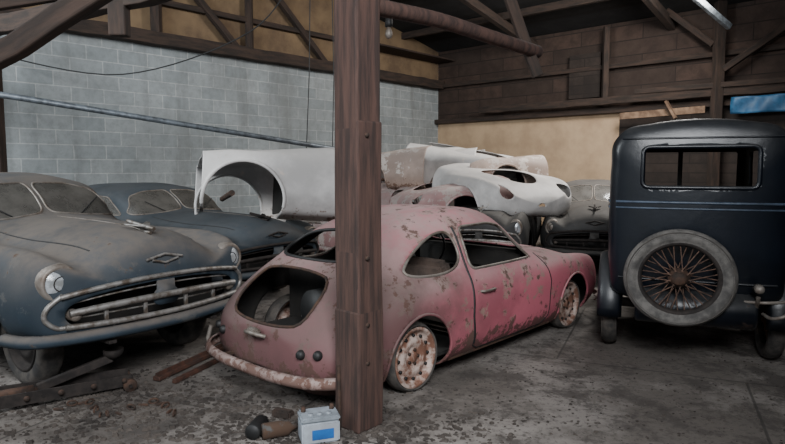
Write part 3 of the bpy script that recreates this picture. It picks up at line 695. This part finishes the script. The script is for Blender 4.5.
rv2 = [v + Vector((0, 0, .12)) for v in rv]
meshobj('ceiling', rv + rv2, [(0, 1, 2, 3), (7, 6, 5, 4), (0, 4, 5, 1), (1, 5, 6, 2), (2, 6, 7, 3), (3, 7, 4, 0)], M_roof, smooth=False)
def WP(t, z, off=.1):
    b = Vector((-5.2, 10, 0)) + du * t + dn * off; return (b.x, b.y, z)
def FP(t, z, off=.1):
    b = CR + dn * t - du * off; return (b.x, b.y, z)
rt = empty('roof_timbers', (0, 0, 0)); gt = ft = rt
beam('gable_boarding', WP(-1.9, 4.8, .04), WP(1.35, 4.8, .04), 2.0, .03, M_dplank, gt, roll=0)
beam('gable_boarding', WP(6.3, 4.4, .05), WP(9.5, 4.4, .05), 1.15, .04, M_slat, gt)
beam('tie', WP(-7, 3.78, .16), WP(9.5, 3.78, .16), .22, .22, M_wood, gt, jitter=.01)
beam('strut', WP(1.9, 4.9, .14), WP(3.0, 3.85, .14), .12, .12, M_wood, gt)
beam('strut', WP(5.3, 3.85, .14), WP(3.9, 5.1, .14), .12, .12, M_wood, gt)
beam('king_post', WP(3.3, 3.85, .12), WP(3.3, 5.5, .12), .14, .14, M_wood, gt)
beam('queen_post', WP(1.35, 3.85, .14), WP(1.35, 5.9, .14), .16, .16, M_wood, gt)
beam('rail', WP(1.3, 4.45, .1), WP(9, 4.45, .1), .10, .10, M_wood, gt)
beam('shelf_joist', FP(1.6, 2.98, .3), FP(10.5, 2.98, .3), .10, .16, M_wood, ft, jitter=.01)
beam('rail_lower', FP(0, 2.78, .12), FP(10.5, 2.78, .12), .1, .12, M_wood, ft)
beam('rail_upper', FP(0, 3.75, .10), FP(11, 3.75, .10), .1, .10, M_wood, ft)
beam('post', FP(7.2, 0, .35), FP(7.2, 4.7, .35), .17, .17, M_wood, ft, jitter=.008)
beam('post_short', FP(4.9, 2.9, .25), FP(4.9, 4.6, .25), .12, .12, M_wood, ft)
beam('hatch', FP(4.35, 3.1, .1), FP(4.35, 4.1, .1), .75, .05, M_dplank, ft, roll=ang_n)
beam('brace', FP(7.1, 3.9, .35), FP(6.2, 4.7, .35), .12, .12, M_wood, ft)
beam('brace', FP(7.3, 3.4, .35), FP(8.8, 4.4, .35), .12, .12, M_wood, ft)
beam('plank', FP(5.3, 2.62, .35), FP(7.0, 2.66, .35), .04, .14, M_woodl, ft)
beam('plank', FP(5.6, 3.12, .35), FP(9.0, 3.10, .4), .05, .10, M_wood, ft)
beam('plank', FP(6.3, 2.86, .5), FP(6.5, 2.5, .5), .12, .05, M_woodl, ft)
beam('pale_rafter', (4.65, 10, 4.45), (5.65, 10.3, 3.85), .08, .10, M_steel, ft)
tv, tf = [], []
for i in range(21):
    for j in range(9):
        p = FP(7.45 + i * .09, 2.86 - j * .04, .34 + .04 * math.sin(i * .9 + j * .4) + .02 * math.sin(i * 2.3)); tv.append(p)
for i in range(20):
    for j in range(8): tf.append((i * 9 + j, i * 9 + j + 1, i * 9 + j + 10, i * 9 + j + 9))
meshobj('blue_tarpaulin', tv, tf, simple('blue_plastic', (.035, .14, .28), (.02, .08, .17), 4, .5), None).modifiers.new('s', 'SOLIDIFY').thickness = .004
for i, s in enumerate((1.5, 3.5, 5.5, 7.5, 9.5, 11.5)):
    a = CR - du * s; b = a + dn * 12.2; z = rz(s) - .1
    beam('purlin', (a.x, a.y, z), (b.x, b.y, z), .12, .16, M_wood, rt)
for t in (3.0, 6.2, 9.4):
    a = CR + dn * t; b = a - du * 15.5
    beam('rafter', (a.x, a.y, 4.45), (b.x, b.y, rz(15.5) - .28), .14, .18, M_wood, rt)
pa = math.radians(47.1)
pr = empty('timber_post', (-.195, 3.40, 0), pa)
zt = 6.75
def postseg(nm, z0, z1, s, dx=0, dy=0): return beam(nm, (dx, dy, z0), (dx, dy, z1), s, s, M_post, pr, .012, .0035)
postseg('shaft', 0.0, zt, .186); postseg('middle_sleeve', .68, 1.76, .193, .002, -.002); postseg('base_sleeve', 0, .70, .202)
for z in (.4, .62, 1.0, 1.68): lathe('bolt', [(0, .012), (.012, .01), (.014, 0)], M_rust, pr, (-.03, -.1, z), axis='Y', sgn=-1, n=10)
tube('log_beam', catmull([(-.12, 3.44, 2.40), (.3, 3.9, 2.43), (.7, 4.3, 2.41), (1.12, 4.72, 2.39)], 8), .048, M_post, rt)
beam('log_brace', (1.12, 4.68, 2.2), (-.35, 4.55, 5.8), .06, .08, M_wood, rt, jitter=.006)
sp_ = empty('timber_post', (0, 0, 0))
beam('knee_brace', (-2.45, 3.2, 1.86), (-1.0, 3.2, 2.70), .10, .11, M_wood, sp_, jitter=.014)
beam('knee_brace', (-2.45, 3.25, 2.34), (-.9, 3.25, 2.52), .05, .09, M_wood, sp_, jitter=.01)
beam('shaft', (-2.52, 3.2, 0), (-2.52, 3.2, 6.7), .17, .17, M_wood, sp_, jitter=.01)
beam('tie_beam', (-6.8, 7.95, 2.95), (-.3, 4.1, 2.95), .14, .18, M_wood, rt, jitter=.012)
beam('hanging_block', (-2.33, 5.25, 2.62), (-2.33, 5.25, 3.0), .15, .12, M_wood, rt)
tube('steel_pipe', [(-4.4, 6.2, 2.3), (-3.92, 6.35, 2.235), (-.85, 8.9, 1.78)], .034, M_steel)
beam('timber_post', (-5.62, 8.6, 0), (-5.62, 8.6, 3.8), .16, .16, M_wood)
tube('hanging_wire', [(-1.32, 9.9, 4.3), (-1.35, 9.9, 3.0), (-1.42, 9.9, 1.6)], .008, M_black)
tube('hanging_wire', [(-1.0, 10.2, 4.6), (-.98, 10.2, 3.0), (-1.02, 10.2, 1.6)], .008, M_black)
tube('electric_cable', catmull([(-6.0, 9.0, 3.2), (-4.2, 9.5, 2.95), (-2.2, 9.5, 3.6), (-1.4, 9.5, 4.6)], 8), .010, M_black)
lb = empty('light_bulb', (-.03, 4.9, 2.62))
lathe('socket', [(0, .10), (.025, .10), (.03, .03), (.03, 0), (0, 0)], M_black, lb, axis='Z', n=20); lathe('bulb', [(.012, .0), (.025, -.03), (.03, -.06), (.022, -.085), (0, -.095)], M_chromed, lb, axis='Z', n=20)
tube('cord', [(0, 0, .1), (0, 0, 2.8)], .006, M_black, lb)

# ------------------------------------------------------------------ floor items
bt = empty('car_battery', (-.41, 3.22, 0), math.radians(18))
M_batt = simple('grey_plastic', (.30, .34, .38), (.18, .2, .22), 6, .5); M_lab = simple('blue_label', (.02, .13, .42), None, 5, .5); M_white = simple('white_plastic', (.42, .47, .52), (.28, .30, .33), 5, .5)
box('case', (.21, .145, .12), (0, 0, .06), M_white, bt); box('lid', (.215, .15, .032), (0, 0, .136), M_batt, bt); box('label', (.12, .004, .055), (.01, -.0745, .055), M_lab, bt, bev=.001)
for x in (-.08, .08): lathe('terminal', [(0, .03), (.012, .03), (.014, 0)], M_rust, bt, (x, .03, .15), axis='Z', n=12)
for x in (-.05, 0, .05): lathe('cap', [(0, .01), (.014, .01), (.015, 0)], M_batt, bt, (x, -.03, .15), axis='Z', n=12)
box('wood_block', (.15, .07, .055), (-.45, 3.42, .0285), M_rust, None, (0, 0, .5)); box('wood_block', (.13, .06, .05), (-.66, 3.5, .026), M_wood, None, (0, 0, -.4))
tube('iron_rod', [(-.305, 3.33, .0), (-.31, 3.37, .37)], .011, M_rust)
for i, (x, y) in enumerate(((-.64, 3.24), (-.76, 3.28))):
    bo = empty('oil_bottle', (x, y, .045), .4 + i)
    lathe('bottle', [(0, -.09), (.04, -.09), (.045, -.08), (.045, .05), (.02, .08), (.014, .11), (0, .11)], M_black if i else M_greyc, bo, axis='X', n=20)
jk = empty('trolley_jack', (-2.16, 3.80, 0), math.radians(34), 1.1)
for y in (-.10, .10):
    beam('side_frame', (-.42, y, .075), (.38, y * .7, .06), .012, .07, M_iron, jk, roll=0)
    for k in range(5): lathe('frame_bolt', [(0, .014), (.014, .012), (.016, 0)], M_rust, jk, (-.35 + k * .17, y * 1.08, .075), axis='Y', sgn=1 if y > 0 else -1, n=8)
beam('lift_arm', (-.12, 0, .09), (.28, 0, .20), .035, .05, M_iron, jk); lathe('saddle', [(0, .012), (.035, .012), (.055, .03), (.06, .03), (.058, 0), (.03, -.03), (0, -.03)], M_iron, jk, (.29, 0, .225), axis='Z', n=20)
for x in (-.38, .36):
    for y in (-.14, .12):
        lathe('roller', [(0, -.012), (.012, -.014), (.014, -.012), (.036, -.014), (.04, -.01), (.04, .01), (.036, .014), (.014, .012), (0, .014)], M_rust, jk, (x, y * (1 if x < 0 else .75), .04), n=20)
    tube('roller_axle', [(x, -.14, .04), (x, .12, .04)], .009, M_iron, jk)
lathe('ram', [(0, -.12), (.028, -.12), (.028, .06), (.014, .06), (.014, .14), (0, .14)], M_rust, jk, (-.2, 0, .085), axis='X', n=16)
tube('handle_socket', [(-.36, 0, .08), (-.44, 0, .14), (-.46, 0, .20)], .018, M_iron, jk); tube('cross_bar', [(-.1, -.1, .07), (-.1, .1, .07)], .01, M_iron, jk)
ch = empty('rusty_chain', (-1.72, 3.60, 0))
for k in range(16):
    a = k * .32; cx, cy = .05 * k - .35, .10 * math.sin(k * .7)
    rr = [(cx + .028 * math.cos(t) * math.cos(a), cy + .028 * math.cos(t) * math.sin(a), .012 + (.016 * math.sin(t) + .012 if k % 2 else .004 * math.sin(t))) for t in np.linspace(0, 6.283, 13)[:-1]]
    tube('link', rr, .006, M_rust, ch, True, 2)
M_rbar = simple('rust_red_steel', (.10, .042, .027), (.045, .024, .018), 12, .8, .2)
sr = empty('steel_rails', (0, 0, 0))
beam('rail', (-1.66, 4.10, .025), (-1.34, 5.0, .025), .06, .03, M_rbar, sr); beam('rail_web', (-1.66, 4.10, .05), (-1.34, 5.0, .05), .014, .03, M_rbar, sr); beam('rail', (-1.52, 4.06, .02), (-1.24, 4.86, .02), .035, .03, M_rbar, sr)
random.seed(9); dv, df = [], []
def chip(x, y, s):
    b = len(dv); a = random.uniform(0, 6.28); h = s * random.uniform(.2, .6); n = random.choice((3, 4, 5))
    for z in (0.0005, h):
        for k in range(n):
            r = s * random.uniform(.5, 1) * (1 if z < .001 else .75); t = a + 6.283 * k / n; dv.append((x + r * math.cos(t), y + r * .7 * math.sin(t), z))
    df.append(tuple(b + k for k in range(n))[::-1]); df.append(tuple(b + n + k for k in range(n)))
    for k in range(n): df.append((b + k, b + (k + 1) % n, b + n + (k + 1) % n, b + n + k))
for i in range(2200): chip(random.uniform(-3, 3.5), 3.0 + abs(random.gauss(0, 1.2)), random.uniform(.004, .016))
for i in range(1000): chip(random.gauss(-.35, .45), 3.35 + random.gauss(0, .16), random.uniform(.005, .028))
for i in range(1300): chip(random.gauss(-1.8, .5), 3.75 + random.gauss(0, .3), random.uniform(.005, .030))
for i in range(450): chip(random.gauss(-1.0, .6), 3.4 + random.gauss(0, .3), random.uniform(.01, .038))
meshobj('floor_debris', dv, df, simple('debris', (.080, .066, .056), (.025, .020, .017), 3, .95), smooth=False)

# ------------------------------------------------------------------ light
w = bpy.data.worlds.new('world'); bpy.context.scene.world = w; w.use_nodes = True
w.node_tree.nodes['Background'].inputs[0].default_value = (.70, .80, .90, 1); w.node_tree.nodes['Background'].inputs[1].default_value = .55
def area(name, loc, target, sx, sy, power, col):
    l = bpy.data.lights.new(name, 'AREA'); l.shape = 'RECTANGLE'; l.size = sx; l.size_y = sy; l.energy = power; l.color = col
    o = bpy.data.objects.new(name, l); C.objects.link(o); o.location = loc
    o.rotation_euler = (Vector(target) - Vector(loc)).to_track_quat('-Z', 'Y').to_euler(); return o
area('daylight_door', (.5, -1.8, 4.2), (.3, 6.5, .6), 3.2, 1.8, 680, (.95, .97, 1.0))
area('daylight_side_opening', (-6.3, 3.0, 4.4), (-2.8, 10.5, 2.6), 3, 1.6, 480, (.90, .96, 1.0))
area('back_fill_light', (4.4, 9.6, 4.6), (1.5, 12.0, .8), 1.8, 1.2, 430, (1.0, .96, .91))  # added lamp that brightens the back wall and shells; no window built

# ------------------------------------------------------------------ camera
cam = bpy.data.cameras.new('camera'); co = bpy.data.objects.new('camera', cam); C.objects.link(co)
co.location = (0, 0, 1.5); co.rotation_euler = (math.radians(90 - 5.14), 0, 0); cam.sensor_width = 36; cam.lens = 36 * 600 / 785
cam.clip_start = .05; cam.clip_end = 100
bpy.context.scene.camera = co
